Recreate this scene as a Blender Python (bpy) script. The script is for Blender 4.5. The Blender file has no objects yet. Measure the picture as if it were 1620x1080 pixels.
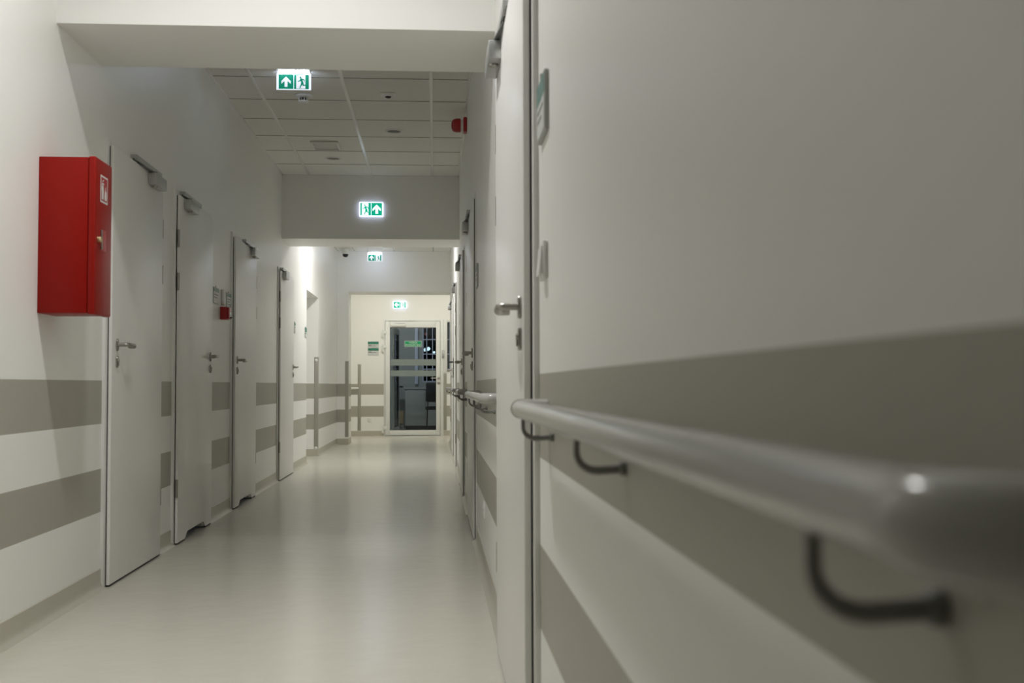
import bpy, bmesh, math, random
from mathutils import Vector, Matrix

random.seed(7)
scn = bpy.context.scene
COL = scn.collection

# ------------------------------------------------------------------ camera
CAM_H = 0.95
F_PX, YAW, PITCH, ROLL = 1761.24, 0.0694, 0.0389, -0.0032
fw = Vector((math.sin(YAW) * math.cos(PITCH), math.cos(YAW) * math.cos(PITCH), math.sin(PITCH)))
rt = Vector((math.cos(YAW), -math.sin(YAW), 0))
up = rt.cross(fw)
c_, s_ = math.cos(ROLL), math.sin(ROLL)
rt, up = c_ * rt + s_ * up, -s_ * rt + c_ * up
cam = bpy.data.cameras.new('camera')
cam.sensor_width = 36
cam.lens = F_PX / 1620 * 36
cam.clip_start = 0.02
cam.dof.use_dof = True
cam.dof.focus_distance = 8.5
cam.dof.aperture_fstop = 4.9
camo = bpy.data.objects.new('camera', cam)
COL.objects.link(camo)
M = Matrix((rt, up, -fw)).transposed().to_4x4()
M.translation = (0, 0, CAM_H)
camo.matrix_world = M
scn.camera = camo

# ------------------------------------------------------------------ key dimensions
XL, XR = -1.57, 0.257          # corridor wall faces
HN = 3.70                      # plain ceiling over the viewer
HC = 3.1235                    # suspended ceiling
HB = 2.461                     # underside of the beams
Y0 = -14.0                     # behind the camera
B1 = (4.70, 5.330)             # near beam
B2 = (11.54, 12.2)             # middle beam
B3 = (18.09, 18.70)            # far header
YE = 21.08                     # end wall
XJL, XJR = -2.8, 1.7           # side walls of the cross corridor
S1, S2 = (0.773, 0.9767), (0.359, 0.5616)   # painted bands
HBASE = 0.0955

# ------------------------------------------------------------------ materials
def lin(c):
    return tuple(((v / 255) / 12.92 if v / 255 <= 0.04045 else ((v / 255 + 0.055) / 1.055) ** 2.4) for v in c)


def mat(name, rgb, rough=0.5, metal=0.0, spec=0.5, emit=None, strength=0.0, noise=0.0, nscale=20.0, bump=0.0, bscale=200.0):
    m = bpy.data.materials.new(name)
    m.use_nodes = True
    nt = m.node_tree
    b = nt.nodes['Principled BSDF']
    col = (*rgb, 1)
    b.inputs['Base Color'].default_value = col
    b.inputs['Roughness'].default_value = rough
    b.inputs['Metallic'].default_value = metal
    b.inputs['Specular IOR Level'].default_value = spec
    if emit:
        b.inputs['Emission Color'].default_value = (*emit, 1)
        b.inputs['Emission Strength'].default_value = strength
    tc = nt.nodes.new('ShaderNodeTexCoord')
    if noise > 0:
        n = nt.nodes.new('ShaderNodeTexNoise')
        n.inputs['Scale'].default_value = nscale
        n.inputs['Detail'].default_value = 4
        nt.links.new(tc.outputs['Object'], n.inputs['Vector'])
        mx = nt.nodes.new('ShaderNodeMix')
        mx.data_type = 'RGBA'
        mx.inputs[6].default_value = (*[v * (1 - noise) for v in rgb], 1)
        mx.inputs[7].default_value = (*[min(1, v * (1 + noise)) for v in rgb], 1)
        nt.links.new(n.outputs['Fac'], mx.inputs[0])
        nt.links.new(mx.outputs[2], b.inputs['Base Color'])
    if bump > 0:
        n2 = nt.nodes.new('ShaderNodeTexNoise')
        n2.inputs['Scale'].default_value = bscale
        n2.inputs['Detail'].default_value = 3
        nt.links.new(tc.outputs['Object'], n2.inputs['Vector'])
        bp = nt.nodes.new('ShaderNodeBump')
        bp.inputs['Strength'].default_value = bump
        bp.inputs['Distance'].default_value = 0.002
        nt.links.new(n2.outputs['Fac'], bp.inputs['Height'])
        nt.links.new(bp.outputs['Normal'], b.inputs['Normal'])
    return m


WALL_RGB = (0.865, 0.862, 0.84)
BAND_RGB = (0.40, 0.388, 0.335)


def wall_material():
    """Off-white washable paint with two painted beige-grey bands at fixed heights."""
    m = mat('wall_paint', WALL_RGB, rough=0.42, spec=0.35)
    nt = m.node_tree
    b = nt.nodes['Principled BSDF']
    geo = nt.nodes.new('ShaderNodeNewGeometry')
    sep = nt.nodes.new('ShaderNodeSeparateXYZ')
    nt.links.new(geo.outputs['Position'], sep.inputs[0])

    def band(lo, hi):
        a = nt.nodes.new('ShaderNodeMath'); a.operation = 'GREATER_THAN'; a.inputs[1].default_value = lo
        d = nt.nodes.new('ShaderNodeMath'); d.operation = 'LESS_THAN'; d.inputs[1].default_value = hi
        e = nt.nodes.new('ShaderNodeMath'); e.operation = 'MULTIPLY'
        nt.links.new(sep.outputs['Z'], a.inputs[0]); nt.links.new(sep.outputs['Z'], d.inputs[0])
        nt.links.new(a.outputs[0], e.inputs[0]); nt.links.new(d.outputs[0], e.inputs[1])
        return e
    s = nt.nodes.new('ShaderNodeMath'); s.operation = 'ADD'
    nt.links.new(band(*S1).outputs[0], s.inputs[0]); nt.links.new(band(*S2).outputs[0], s.inputs[1])
    mx = nt.nodes.new('ShaderNodeMix'); mx.data_type = 'RGBA'
    mx.inputs[6].default_value = (*WALL_RGB, 1); mx.inputs[7].default_value = (*BAND_RGB, 1)
    nt.links.new(s.outputs[0], mx.inputs[0])
    nt.links.new(mx.outputs[2], b.inputs['Base Color'])
    n = nt.nodes.new('ShaderNodeTexNoise'); n.inputs['Scale'].default_value = 90
    nt.links.new(geo.outputs['Position'], n.inputs['Vector'])
    bp = nt.nodes.new('ShaderNodeBump'); bp.inputs['Strength'].default_value = 0.05; bp.inputs['Distance'].default_value = 0.001
    nt.links.new(n.outputs['Fac'], bp.inputs['Height']); nt.links.new(bp.outputs['Normal'], b.inputs['Normal'])
    return m


def floor_material():
    """Polished beige-grey sheet vinyl, slightly uneven."""
    m = mat('floor_vinyl', (0.62, 0.605, 0.535), rough=0.30, spec=0.30)
    nt = m.node_tree
    b = nt.nodes['Principled BSDF']
    geo = nt.nodes.new('ShaderNodeNewGeometry')
    n = nt.nodes.new('ShaderNodeTexNoise'); n.inputs['Scale'].default_value = 1.6; n.inputs['Detail'].default_value = 2
    nt.links.new(geo.outputs['Position'], n.inputs['Vector'])
    mx = nt.nodes.new('ShaderNodeMix'); mx.data_type = 'RGBA'
    mx.inputs[6].default_value = (0.613, 0.598, 0.525, 1); mx.inputs[7].default_value = (0.633, 0.618, 0.545, 1)
    nt.links.new(n.outputs['Fac'], mx.inputs[0]); nt.links.new(mx.outputs[2], b.inputs['Base Color'])
    n2 = nt.nodes.new('ShaderNodeTexNoise'); n2.inputs['Scale'].default_value = 8.0; n2.inputs['Detail'].default_value = 2.0
    n2.inputs['Distortion'].default_value = 0.0
    nt.links.new(geo.outputs['Position'], n2.inputs['Vector'])
    bp = nt.nodes.new('ShaderNodeBump'); bp.inputs['Strength'].default_value = 0.30; bp.inputs['Distance'].default_value = 0.007
    nt.links.new(n2.outputs['Fac'], bp.inputs['Height']); nt.links.new(bp.outputs['Normal'], b.inputs['Normal'])
    b.inputs['Roughness'].default_value = 0.23
    return m


def glass_material(name, tint, refl=0.06):
    m = bpy.data.materials.new(name)
    m.use_nodes = True
    nt = m.node_tree
    nt.nodes.remove(nt.nodes['Principled BSDF'])
    out = nt.nodes['Material Output']
    t = nt.nodes.new('ShaderNodeBsdfTransparent'); t.inputs[0].default_value = (*tint, 1)
    g = nt.nodes.new('ShaderNodeBsdfGlossy'); g.inputs['Roughness'].default_value = 0.03
    fr = nt.nodes.new('ShaderNodeFresnel'); fr.inputs['IOR'].default_value = 1.5
    mx = nt.nodes.new('ShaderNodeMixShader')
    nt.links.new(fr.outputs[0], mx.inputs[0]); nt.links.new(t.outputs[0], mx.inputs[1]); nt.links.new(g.outputs[0], mx.inputs[2])
    nt.links.new(mx.outputs[0], out.inputs['Surface'])
    return m


m_wall = wall_material()
m_floor = floor_material()
m_base = mat('coved_vinyl_base', (0.50, 0.48, 0.405), 0.4, noise=0.04)
m_tile = mat('ceiling_tile', (0.84, 0.835, 0.80), 0.85, spec=0.2, noise=0.04, nscale=60, bump=0.15, bscale=400)
m_tbar = mat('painted_tbar', (0.84, 0.84, 0.83), 0.22)
m_gap_shade = mat('tile_reveal', (0.30, 0.295, 0.28), 0.5)  # shade of the gaps between tile rows, put into the colour
m_door = mat('white_laminate', (0.825, 0.82, 0.80), 0.33, noise=0.01)
m_frame = mat('white_painted_frame', (0.80, 0.797, 0.785), 0.35)
m_seal_gap = mat('dark_rubber_seal', (0.03, 0.03, 0.032), 0.6)  # rubber seals, also the painted shade in the door leaf gaps
m_steel = mat('satin_steel', (0.42, 0.40, 0.37), 0.33, metal=1.0, noise=0.05)
m_alu = mat('silver_closer', (0.50, 0.51, 0.51), 0.42, metal=0.75)
m_darkarm = mat('dark_closer_arm', (0.17, 0.17, 0.17), 0.4, metal=0.6)
m_red = mat('red_powder_coat', (0.27, 0.005, 0.002), 0.38, spec=0.22, noise=0.03)
m_redplastic = mat('red_plastic', (0.36, 0.012, 0.016), 0.35, noise=0.02)
m_rail = mat('grey_vinyl_handrail', (0.44, 0.44, 0.42), 0.18, noise=0.02)
m_bracket = mat('dark_grey_bracket', (0.20, 0.20, 0.19), 0.4, noise=0.05)
m_guard = mat('grey_corner_guard', (0.345, 0.335, 0.29), 0.4, noise=0.03)
m_white = mat('white_plastic', (0.78, 0.78, 0.76), 0.4, noise=0.01)
m_greyplate = mat('satin_grey_plate', (0.42, 0.43, 0.42), 0.4)
m_paper = mat('pale_paper', (0.60, 0.62, 0.60), 0.5, noise=0.02)
m_teal = mat('teal_print', (0.03, 0.20, 0.13), 0.45, noise=0.02)
m_tealdull = mat('dull_teal_print', (0.10, 0.22, 0.18), 0.45, noise=0.02)
m_ink = mat('dark_ink', (0.10, 0.10, 0.10), 0.6)
m_black = mat('black_plastic', (0.012, 0.012, 0.013), 0.3)
m_blackmetal = mat('black_metal', (0.015, 0.015, 0.015), 0.35)
m_brass = mat('brass_lock', (0.6, 0.5, 0.3), 0.3, metal=1.0)
m_alwhite = mat('white_aluminium', (0.76, 0.77, 0.75), 0.32, noise=0.01)
m_glass = glass_material('clear_glass', (0.80, 0.84, 0.83))
m_frost = mat('frosted_band', (0.22, 0.26, 0.25), 0.5, noise=0.02)
m_acrylic = mat('edge_lit_acrylic', (0.8, 0.82, 0.9), 0.2, emit=(0.80, 0.86, 1.0), strength=0.9)
m_led = mat('led_strip', (0.9, 0.9, 0.9), 0.4, emit=(0.70, 0.80, 1.0), strength=45.0)
m_edge = mat('edge_lit_housing', (0.8, 0.82, 0.9), 0.4, emit=(0.66, 0.74, 1.0), strength=1.7)
m_signgreen = mat('lit_sign_green', (0.0, 0.18, 0.10), 0.4, emit=(0.0, 0.17, 0.105), strength=1.0)
m_signwhite = mat('lit_sign_white', (0.8, 0.8, 0.85), 0.4, emit=(0.66, 0.68, 0.80), strength=0.95)
m_signgreen_b = mat('bright_sign_green', (0.0, 0.2, 0.12), 0.4, emit=(0.0, 0.30, 0.18), strength=1.3)
m_signwhite_b = mat('bright_sign_white', (0.85, 0.88, 0.95), 0.4, emit=(0.80, 0.90, 1.0), strength=1.7)
m_lens = mat('lamp_lens', (0.9, 0.9, 0.9), 0.4, emit=(1.0, 0.95, 0.86), strength=6.0)
m_doorsign = mat('green_door_sign', (0.0, 0.30, 0.12), 0.4, noise=0.02)
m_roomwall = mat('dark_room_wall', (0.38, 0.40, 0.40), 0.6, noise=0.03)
m_bluewhite = mat('pale_window_frame', (0.66, 0.71, 0.90), 0.4, noise=0.02)  # white bars and post with bluish night light put into their colour
m_cardboard = mat('tan_box', (0.33, 0.25, 0.15), 0.7, noise=0.06)
m_graycloth = mat('dark_grey_fabric', (0.05, 0.055, 0.06), 0.8, noise=0.1)
m_street = mat('street_lamp_glow', (0.8, 0.9, 1.0), 0.5, emit=(0.65, 0.8, 1.0), strength=3.0)
m_streetred = mat('red_lamp_glow', (0.8, 0.2, 0.2), 0.5, emit=(1.0, 0.25, 0.25), strength=0.25)
m_roof = mat('night_facade', (0.05, 0.055, 0.07), 0.8, noise=0.1)


# ------------------------------------------------------------------ mesh builder
class MB:
    def __init__(self):
        self.bm = bmesh.new()

    def box(self, x0, x1, y0, y1, z0, z1, bev=0.0, seg=2):
        v = [self.bm.verts.new((x, y, z)) for x in sorted((x0, x1)) for y in sorted((y0, y1)) for z in sorted((z0, z1))]
        q = [(0, 1, 3, 2), (4, 6, 7, 5), (0, 4, 5, 1), (2, 3, 7, 6), (0, 2, 6, 4), (1, 5, 7, 3)]
        fs = [self.bm.faces.new([v[i] for i in f]) for f in q]
        if bev > 0:
            es = list({e for f in fs for e in f.edges})
            bmesh.ops.bevel(self.bm, geom=es, offset=bev, segments=seg, affect='EDGES', profile=0.5)
        return self

    def prism(self, pts, axis, a, b, bev=0.0, seg=2):
        """polygon in the plane across `axis`, pulled from a to b"""
        def P(p, t):
            return {'x': (t, p[0], p[1]), 'y': (p[0], t, p[1]), 'z': (p[0], p[1], t)}[axis]
        n = len(pts)
        lo = [self.bm.verts.new(P(p, a)) for p in pts]
        hi = [self.bm.verts.new(P(p, b)) for p in pts]
        fs = [self.bm.faces.new(lo), self.bm.faces.new(hi[::-1])]
        for i in range(n):
            j = (i + 1) % n
            fs.append(self.bm.faces.new((lo[i], hi[i], hi[j], lo[j])))
        bmesh.ops.recalc_face_normals(self.bm, faces=fs)
        if bev > 0:
            es = list(set(fs[0].edges) | set(fs[1].edges))
            bmesh.ops.bevel(self.bm, geom=es, offset=bev, segments=seg, affect='EDGES', profile=0.5)
        return self

    def tube(self, pts, r, n=16, sy=1.0, caps=True):
        """round bar along a path; r a number or a list"""
        pts = [Vector(p) for p in pts]
        rs = r if isinstance(r, (list, tuple)) else [r] * len(pts)
        rings = []
        ref = None
        for i, p in enumerate(pts):
            d = (pts[min(i + 1, len(pts) - 1)] - pts[max(i - 1, 0)]).normalized()
            if ref is None:
                a = Vector((0, 0, 1)) if abs(d.z) < 0.9 else Vector((1, 0, 0))
                ref = (a - d * a.dot(d)).normalized()
            else:
                ref = (ref - d * ref.dot(d)).normalized()
            o = d.cross(ref)
            rings.append([self.bm.verts.new(p + (ref * math.cos(t) * sy + o * math.sin(t)) * rs[i])
                          for t in (2 * math.pi * k / n for k in range(n))])
        for A, B in zip(rings, rings[1:]):
            for k in range(n):
                self.bm.faces.new((A[k], A[(k + 1) % n], B[(k + 1) % n], B[k]))
        if caps:
            self.bm.faces.new(rings[0][::-1])
            self.bm.faces.new(rings[-1])
        return self

    def lathe(self, prof, origin, axis='z', n=32, caps=True):
        """profile of (radius, height) turned about an axis through origin"""
        ox, oy, oz = origin
        rings = []
        for r, h in prof:
            ring = []
            for k in range(n):
                t = 2 * math.pi * k / n
                a, b = r * math.cos(t), r * math.sin(t)
                p = {'z': (ox + a, oy + b, oz + h), 'x': (ox + h, oy + a, oz + b), 'y': (ox + a, oy + h, oz + b)}[axis]
                ring.append(self.bm.verts.new(p))
            rings.append(ring)
        for A, B in zip(rings, rings[1:]):
            for k in range(n):
                self.bm.faces.new((A[k], A[(k + 1) % n], B[(k + 1) % n], B[k]))
        if caps:
            self.bm.faces.new(rings[0])
            self.bm.faces.new(rings[-1])
        return self

    def build(self, name, material, parent=None, smooth=True):
        bmesh.ops.recalc_face_normals(self.bm, faces=self.bm.faces[:])
        me = bpy.data.meshes.new(name)
        self.bm.to_mesh(me)
        self.bm.free()
        me.materials.append(material)
        if smooth:
            for p in me.polygons:
                p.use_smooth = True
            me.set_sharp_from_angle(angle=math.radians(32))
        o = bpy.data.objects.new(name, me)
        COL.objects.link(o)
        if parent:
            o.parent = parent
        return o


def empty(name, loc):
    o = bpy.data.objects.new(name, None)
    o.empty_display_size = 0.1
    o.location = loc
    COL.objects.link(o)
    return o


def tag(o, label=None, cat=None, group=None, kind=None):
    if label: o['label'] = label
    if cat: o['category'] = cat
    if group: o['group'] = group
    if kind: o['kind'] = kind
    return o


def thing(name, loc, label, cat, group=None, kind=None):
    return tag(empty(name, loc), label, cat, group, kind)


def struct(o, label, cat):
    return tag(o, label, cat, None, 'structure')


def dup(o, loc, label, parent=None):
    """a copy of a thing with copies of its parts and their sub-parts"""
    r = o.copy(); COL.objects.link(r)
    r.location = loc
    if label: r['label'] = label
    for ch in o.children:
        c = ch.copy(); COL.objects.link(c); c.parent = r
        for g in ch.children:
            d = g.copy(); COL.objects.link(d); d.parent = c
    return r


# ------------------------------------------------------------------ doors' places (y of leaf near / far edge)
LEFT = [(5.425, 6.40), (6.82, 7.83), (8.72, 9.73), (11.25, 12.29)]
RIGHT = [(2.76, 4.00), (6.85, 8.13), (9.50, 10.72), (12.85, 13.90), (14.75, 16.25)]
NICHE = (13.80, 15.17)
LEAF_TOP = 2.105
FW = 0.035      # visible frame beyond the leaf

# ------------------------------------------------------------------ room shell
def wall_x(name, x0, x1, ya, yb, openings, label):
    """a wall along y made of piers and lintels around its openings"""
    b = MB()
    y = ya
    for o0, o1, oz in sorted(openings):
        b.box(x0, x1, y, o0, 0, HC)
        b.box(x0, x1, o0, o1, oz, HC)
        y = o1
    b.box(x0, x1, y, yb, 0, HC)
    b.box(x0, x1, ya, B1[1], HC, HN)
    return struct(b.build(name, m_wall, smooth=False), label, 'wall')


ops_l = [(a + 0.02, b - 0.02, LEAF_TOP - 0.02) for a, b in LEFT] + [(NICHE[0], NICHE[1], 2.13)]
wl = wall_x('wall_left', XL - 0.16, XL, Y0, B3[1], ops_l, 'left corridor wall, white with two painted grey-beige bands')
ops_r = [(a + 0.02, b - 0.02, LEAF_TOP - 0.02) for a, b in RIGHT]
wr = wall_x('wall_right', XR, XR + 0.16, Y0, B3[1], ops_r, 'right corridor wall close to the viewer, white with grey-beige bands')

# deep side passage behind the opening in the left wall
b = MB()
b.box(-2.6, XL - 0.16, NICHE[1], NICHE[1] + 0.1, 0, HC)
b.box(-2.6, XL - 0.16, NICHE[0] - 0.1, NICHE[0], 0, HC)
b.box(-2.7, -2.6, NICHE[0] - 0.1, NICHE[1] + 0.1, 0, HC)
b.box(-2.6, XL - 0.16, NICHE[0], NICHE[1], 2.13, HC)
struct(b.build('wall_side_passage', m_wall, smooth=False), 'banded white walls of the side passage off the left wall', 'wall')

# beams and the far pier
struct(MB().box(XL, XR, B1[0], B1[1], HB, HN).build('wall_beam_near', m_wall, smooth=False),
       'nearest white beam across the corridor, its face brightly lit', 'beam')
struct(MB().box(XL, XR, B2[0], B2[1], HB, HC).build('wall_beam_middle', m_wall, smooth=False),
       'middle white beam across the corridor carrying a lit exit sign', 'beam')
b = MB()
b.box(XL, XR, B3[0], B3[1], HB, HC)
b.box(XL, -1.389, B3[0], B3[1], 0, HB)
struct(b.build('wall_header_far', m_wall, smooth=False), 'furthest white header with a banded pier on its left', 'wall')

# cross corridor at the far end
DX0, DX1, DZ = -0.955, 0.165, 2.19       # glazed door assembly opening
SX0, SX1, SZ0 = 0.165, 0.95, 1.19        # sidelight over a parapet
b = MB()
b.box(XJL, DX0, YE, YE + 0.2, 0, HC)
b.box(DX0, SX1, YE, YE + 0.2, DZ, HC)
b.box(SX0, SX1, YE, YE + 0.2, 0, SZ0)
b.box(SX1, XJR, YE, YE + 0.2, 0, HC)
struct(b.build('wall_end', m_wall, smooth=False), 'brightly lit end wall with grey bands around the glazed door', 'wall')
b = MB()
b.box(XJL - 0.1, XJL, B3[1], YE + 0.2, 0, HC)
b.box(XJL, XL - 0.16, B3[1] - 0.1, B3[1], 0, HC)
struct(b.build('wall_cross_left', m_wall, smooth=False), 'left walls of the bright cross corridor behind the far pier', 'wall')
b = MB()
b.box(XJR, XJR + 0.1, B3[1], YE + 0.2, 0, HC)
b.box(XR + 0.16, XJR, B3[1] - 0.1, B3[1], 0, HC)
struct(b.build('wall_cross_right', m_wall, smooth=False), 'right walls of the bright cross corridor, hidden by the doors', 'wall')
struct(MB().box(XL - 0.16, XR + 0.16, Y0 - 0.1, Y0, 0, HN).build('wall_back', m_wall, smooth=False),
       'white wall closing the corridor behind the viewer', 'wall')

struct(MB().box(-3.2, 2.4, Y0 - 0.1, 25.2, -0.08, 0).build('floor', m_floor, smooth=False),
       'glossy beige-grey vinyl floor running down the corridor', 'floor')
RECESS = [(-0.347, 9.50), (-0.97, 10.68)]
RR, RQ = 0.062, 0.10
b = MB()
cx0, cx1, ycur = XJL - 0.1, XJR + 0.1, B1[1]
for hx, hy in RECESS:
    b.box(cx0, cx1, ycur, hy - RQ, HC, HC + 0.06)
    b.box(cx0, hx - RQ, hy - RQ, hy + RQ, HC, HC + 0.06)
    b.box(hx + RQ, cx1, hy - RQ, hy + RQ, HC, HC + 0.06)
    circ, sq = [], []
    for k in range(32):
        t = 2 * math.pi * k / 32
        c, q = math.cos(t), math.sin(t)
        m_ = RQ / max(abs(c), abs(q))
        circ.append(b.bm.verts.new((hx + RR * c, hy + RR * q, HC)))
        sq.append(b.bm.verts.new((hx + m_ * c, hy + m_ * q, HC)))
    for k in range(32):
        j = (k + 1) % 32
        b.bm.faces.new((circ[k], sq[k], sq[j], circ[j]))
    ycur = hy + RQ
b.box(cx0, cx1, ycur, YE + 0.2, HC, HC + 0.06)
struct(b.build('ceiling', m_tile, smooth=False), 'suspended ceiling of pale grey square tiles', 'ceiling')
struct(MB().box(XL - 0.16, XR + 0.16, Y0 - 0.1, B1[1], HN, HN + 0.06).build('ceiling_near', m_white, smooth=False),
       'plain white ceiling above the viewer, before the near beam', 'ceiling')

# T-bar grid
b = MB()
br = MB()
def tgrid(x0, x1, y0, y1, xs, ys):
    for x in xs:
        b.box(x - 0.012, x + 0.012, y0, y1, HC - 0.004, HC)
    for y in ys:
        br.box(x0 + 0.018, x1 - 0.018, y - 0.008, y + 0.008, HC - 0.002, HC)
    b.box(x0, x0 + 0.018, y0, y1, HC - 0.005, HC); b.box(x1 - 0.018, x1, y0, y1, HC - 0.005, HC)
    b.box(x0, x1, y0, y0 + 0.018, HC - 0.005, HC); b.box(x0, x1, y1 - 0.018, y1, HC - 0.005, HC)
GX = [-1.29, -0.655, -0.025]
tgrid(XL, XR, B1[1], B2[0], GX, [5.99, 6.612, 7.236, 7.862, 8.487, 9.11, 9.732, 10.345, 10.97])
tgrid(XL, XR, B2[1], B3[0], GX, [12.85 + 0.622 * k for k in range(8)])
struct(b.build('trim_1', m_tbar, smooth=False), 'white T-bars of the suspended ceiling running down the corridor', 'ceiling grid')
struct(br.build('trim_3', m_gap_shade, smooth=False), 'thin dark joints between tiles across the suspended ceiling', 'ceiling grid')

# coved vinyl skirting
def cove(name, x, s, spans, label):
    b = MB()
    for y0, y1 in spans:
        pts = [(x, 0.0), (x + s * 0.03, 0.0), (x + s * 0.026, 0.004), (x + s * 0.014, 0.012), (x + s * 0.006, 0.024),
               (x + s * 0.004, 0.04), (x + s * 0.004, HBASE - 0.002), (x, HBASE)]
        b.prism(pts, 'y', y0, y1)
    return struct(b.build(name, m_base), label, 'baseboard')


def gaps(ya, yb, ops):
    out, y = [], ya
    for a, c in sorted(ops):
        out.append((y, a)); y = c
    out.append((y, yb))
    return out


fr_l = [(a - FW, c + FW) for a, c in LEFT]
fr_r = [(a - FW, c + FW) for a, c in RIGHT]
cove('baseboard_left', XL, 1, gaps(Y0, B3[0], fr_l + [NICHE]), 'grey-beige coved skirting along the left wall')
cove('baseboard_right', XR, -1, gaps(Y0, B3[1], fr_r), 'grey-beige coved skirting along the right wall')
b = MB()
b.box(XL + 0.004, -1.385, B3[0] - 0.004, B3[0], 0, HBASE)
b.box(-1.389, -1.385, B3[0], B3[1], 0, HBASE)
b.box(-2.6, XL, NICHE[1] - 0.004, NICHE[1], 0, HBASE)
struct(b.build('baseboard_far', m_base, smooth=False), 'grey-beige skirting round the far pier', 'baseboard')
b = MB()
b.box(XJL, DX0, YE - 0.004, YE, 0, HBASE)
b.box(SX0 + 0.005, XJR, YE - 0.004, YE, 0, HBASE)
struct(b.build('baseboard_end', m_base, smooth=False), 'beige skirting on the bright end wall', 'baseboard')


# ------------------------------------------------------------------ corridor doors
def corridor_door(num, xw, s, y0, y1, hinge, proud, label, notch=None, dark_handle=False):
    """white rebated leaf standing proud of a slim frame; s=+1 left wall, -1 right wall"""
    L = y1 - y0
    root = thing('door_%d' % num, (xw, y0, 0), label, 'door', kind='structure')
    X = lambda o: s * o
    fo = proud * 0.40               # frame face
    lb = fo + 0.004                 # leaf back
    # frame: two jambs and a head as one mesh
    f = MB()
    t = LEAF_TOP
    f.box(X(-0.10), X(fo), -FW, 0.018, 0, t + FW, 0.004)
    f.box(X(-0.10), X(fo), L - 0.018, L + FW, 0, t + FW, 0.004)
    f.box(X(-0.10), X(fo), 0.0185, L - 0.0185, t - 0.018, t + FW, 0.004)
    f.build('door_frame', m_frame, root)
    # dark strip painting the shadow line behind the leaf
    g = MB()
    g.box(X(fo + 0.0005), X(lb - 0.0002), 0.003, 0.012, 0.012, t - 0.003)
    g.box(X(fo + 0.0005), X(lb - 0.0002), L - 0.012, L - 0.003, 0.012, t - 0.003)
    g.box(X(fo + 0.0005), X(lb - 0.0002), 0.0125, L - 0.0125, t - 0.012, t - 0.003)
    g.build('door_seal', m_seal_gap, root)
    # leaf (rebated slab)
    pr = [(0.0, 0.010), (0.0, t), (L, t), (L, 0.010)]
    if notch:
        n0, n1 = notch
        pr = [(0.0, 0.010), (0.0, t), (L, t), (L, 0.010), (n1 + 0.05, 0.010), (n1 - 0.015, 0.048), (n0 + 0.015, 0.048), (n0 - 0.05, 0.010)]
    lf = MB()
    lf.prism(pr, 'x', X(lb), X(proud), 0.004, 2)
    core = [(p[0] * (L - 0.06) / L + 0.03, min(p[1], t - 0.03)) for p in pr]
    lf.prism(core, 'x', X(-0.022), X(lb + 0.002))
    leaf = lf.build('door_leaf', m_door, root)
    dr = MB()
    if not notch:
        dr.box(X(lb + 0.0015), X(proud - 0.003), 0.006, L - 0.006, 0.003, 0.0095)
    else:
        n0, n1 = notch
        dr.box(X(lb + 0.0015), X(proud - 0.003), 0.006, n0 - 0.052, 0.003, 0.0095)
        dr.box(X(lb + 0.0015), X(proud - 0.003), n1 + 0.052, L - 0.006, 0.003, 0.0095)
    dr.build('bottom_seal', m_seal_gap, root)
    # hinges
    yh = (L + 0.006) if hinge == 'far' else -0.006
    for z in (1.84, 1.578, 0.335):
        h = MB()
        h.tube([(X(proud - 0.006), yh, z - 0.053), (X(proud - 0.006), yh, z + 0.053)], 0.0075, 12)
        for dz in (-0.018, 0.018):
            h.tube([(X(proud - 0.006), yh, z + dz - 0.0012), (X(proud - 0.006), yh, z + dz + 0.0012)], 0.0085, 12)
        h.build('hinge', m_steel, root)
    # lever handle at the lock side
    d = 1 if hinge == 'far' else -1
    yk = 0.075 if hinge == 'far' else L - 0.075
    steel = m_blackmetal if dark_handle else m_steel

    def oval(b, zc, hh, hw, x0, x1, bev):
        pts = []
        for k in range(24):
            a = 2 * math.pi * k / 24
            pts.append((yk + hw * math.cos(a), zc + (hh - hw) * (1 if math.sin(a) >= 0 else -1) + hw * math.sin(a)))
        b.prism(pts, 'x', x0, x1, bev, 2)
    hd = MB()
    if dark_handle:
        hd.box(X(proud), X(proud + 0.009), yk - 0.02, yk + 0.02, 1.04, 1.29, 0.006)
        zc = 1.235
    else:
        oval(hd, 1.149, 0.030, 0.016, X(proud), X(proud + 0.009), 0.003)
        zc = 1.150
    hd.tube([(X(proud + 0.008), yk, zc), (X(proud + 0.045), yk, zc)], 0.0095, 14)
    path = []
    for k in range(6):
        a = math.pi / 2 * k / 5
        path.append((X(proud + 0.040 + 0.015 * math.sin(a)), yk + d * 0.015 * (1 - math.cos(a)), zc))
    path += [(X(proud + 0.055), yk + d * 0.06, zc), (X(proud + 0.054), yk + d * 0.10, zc - 0.002),
             (X(proud + 0.050), yk + d * 0.122, zc - 0.003), (X(proud + 0.040), yk + d * 0.134, zc - 0.003),
             (X(proud + 0.022), yk + d * 0.137, zc - 0.003)]
    rs = [0.0095] * 6 + [0.0098, 0.0115, 0.0125, 0.012, 0.011]
    hd.tube(path, rs, 14)
    hd.build('lever_handle', steel, leaf)
    kp = MB()
    if not dark_handle:
        oval(kp, 1.067, 0.029, 0.0155, X(proud), X(proud + 0.009), 0.003)
        kp.tube([(X(proud + 0.008), yk, 1.072), (X(proud + 0.014), yk, 1.072)], 0.0085, 16)
        kp.box(X(proud + 0.008), X(proud + 0.0135), yk - 0.005, yk + 0.005, 1.048, 1.072, 0.002)
    else:
        kp.tube([(X(proud + 0.0092), yk, 1.10), (X(proud + 0.014), yk, 1.10)], 0.0085, 16)
    kp.build('key_cylinder', steel, leaf)
    # slide-rail closer: body on the leaf at the hinge side, rail on the frame head
    yb = (L - 0.34, L - 0.09) if hinge == 'far' else (0.10, 0.35)
    cl = MB()
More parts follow.
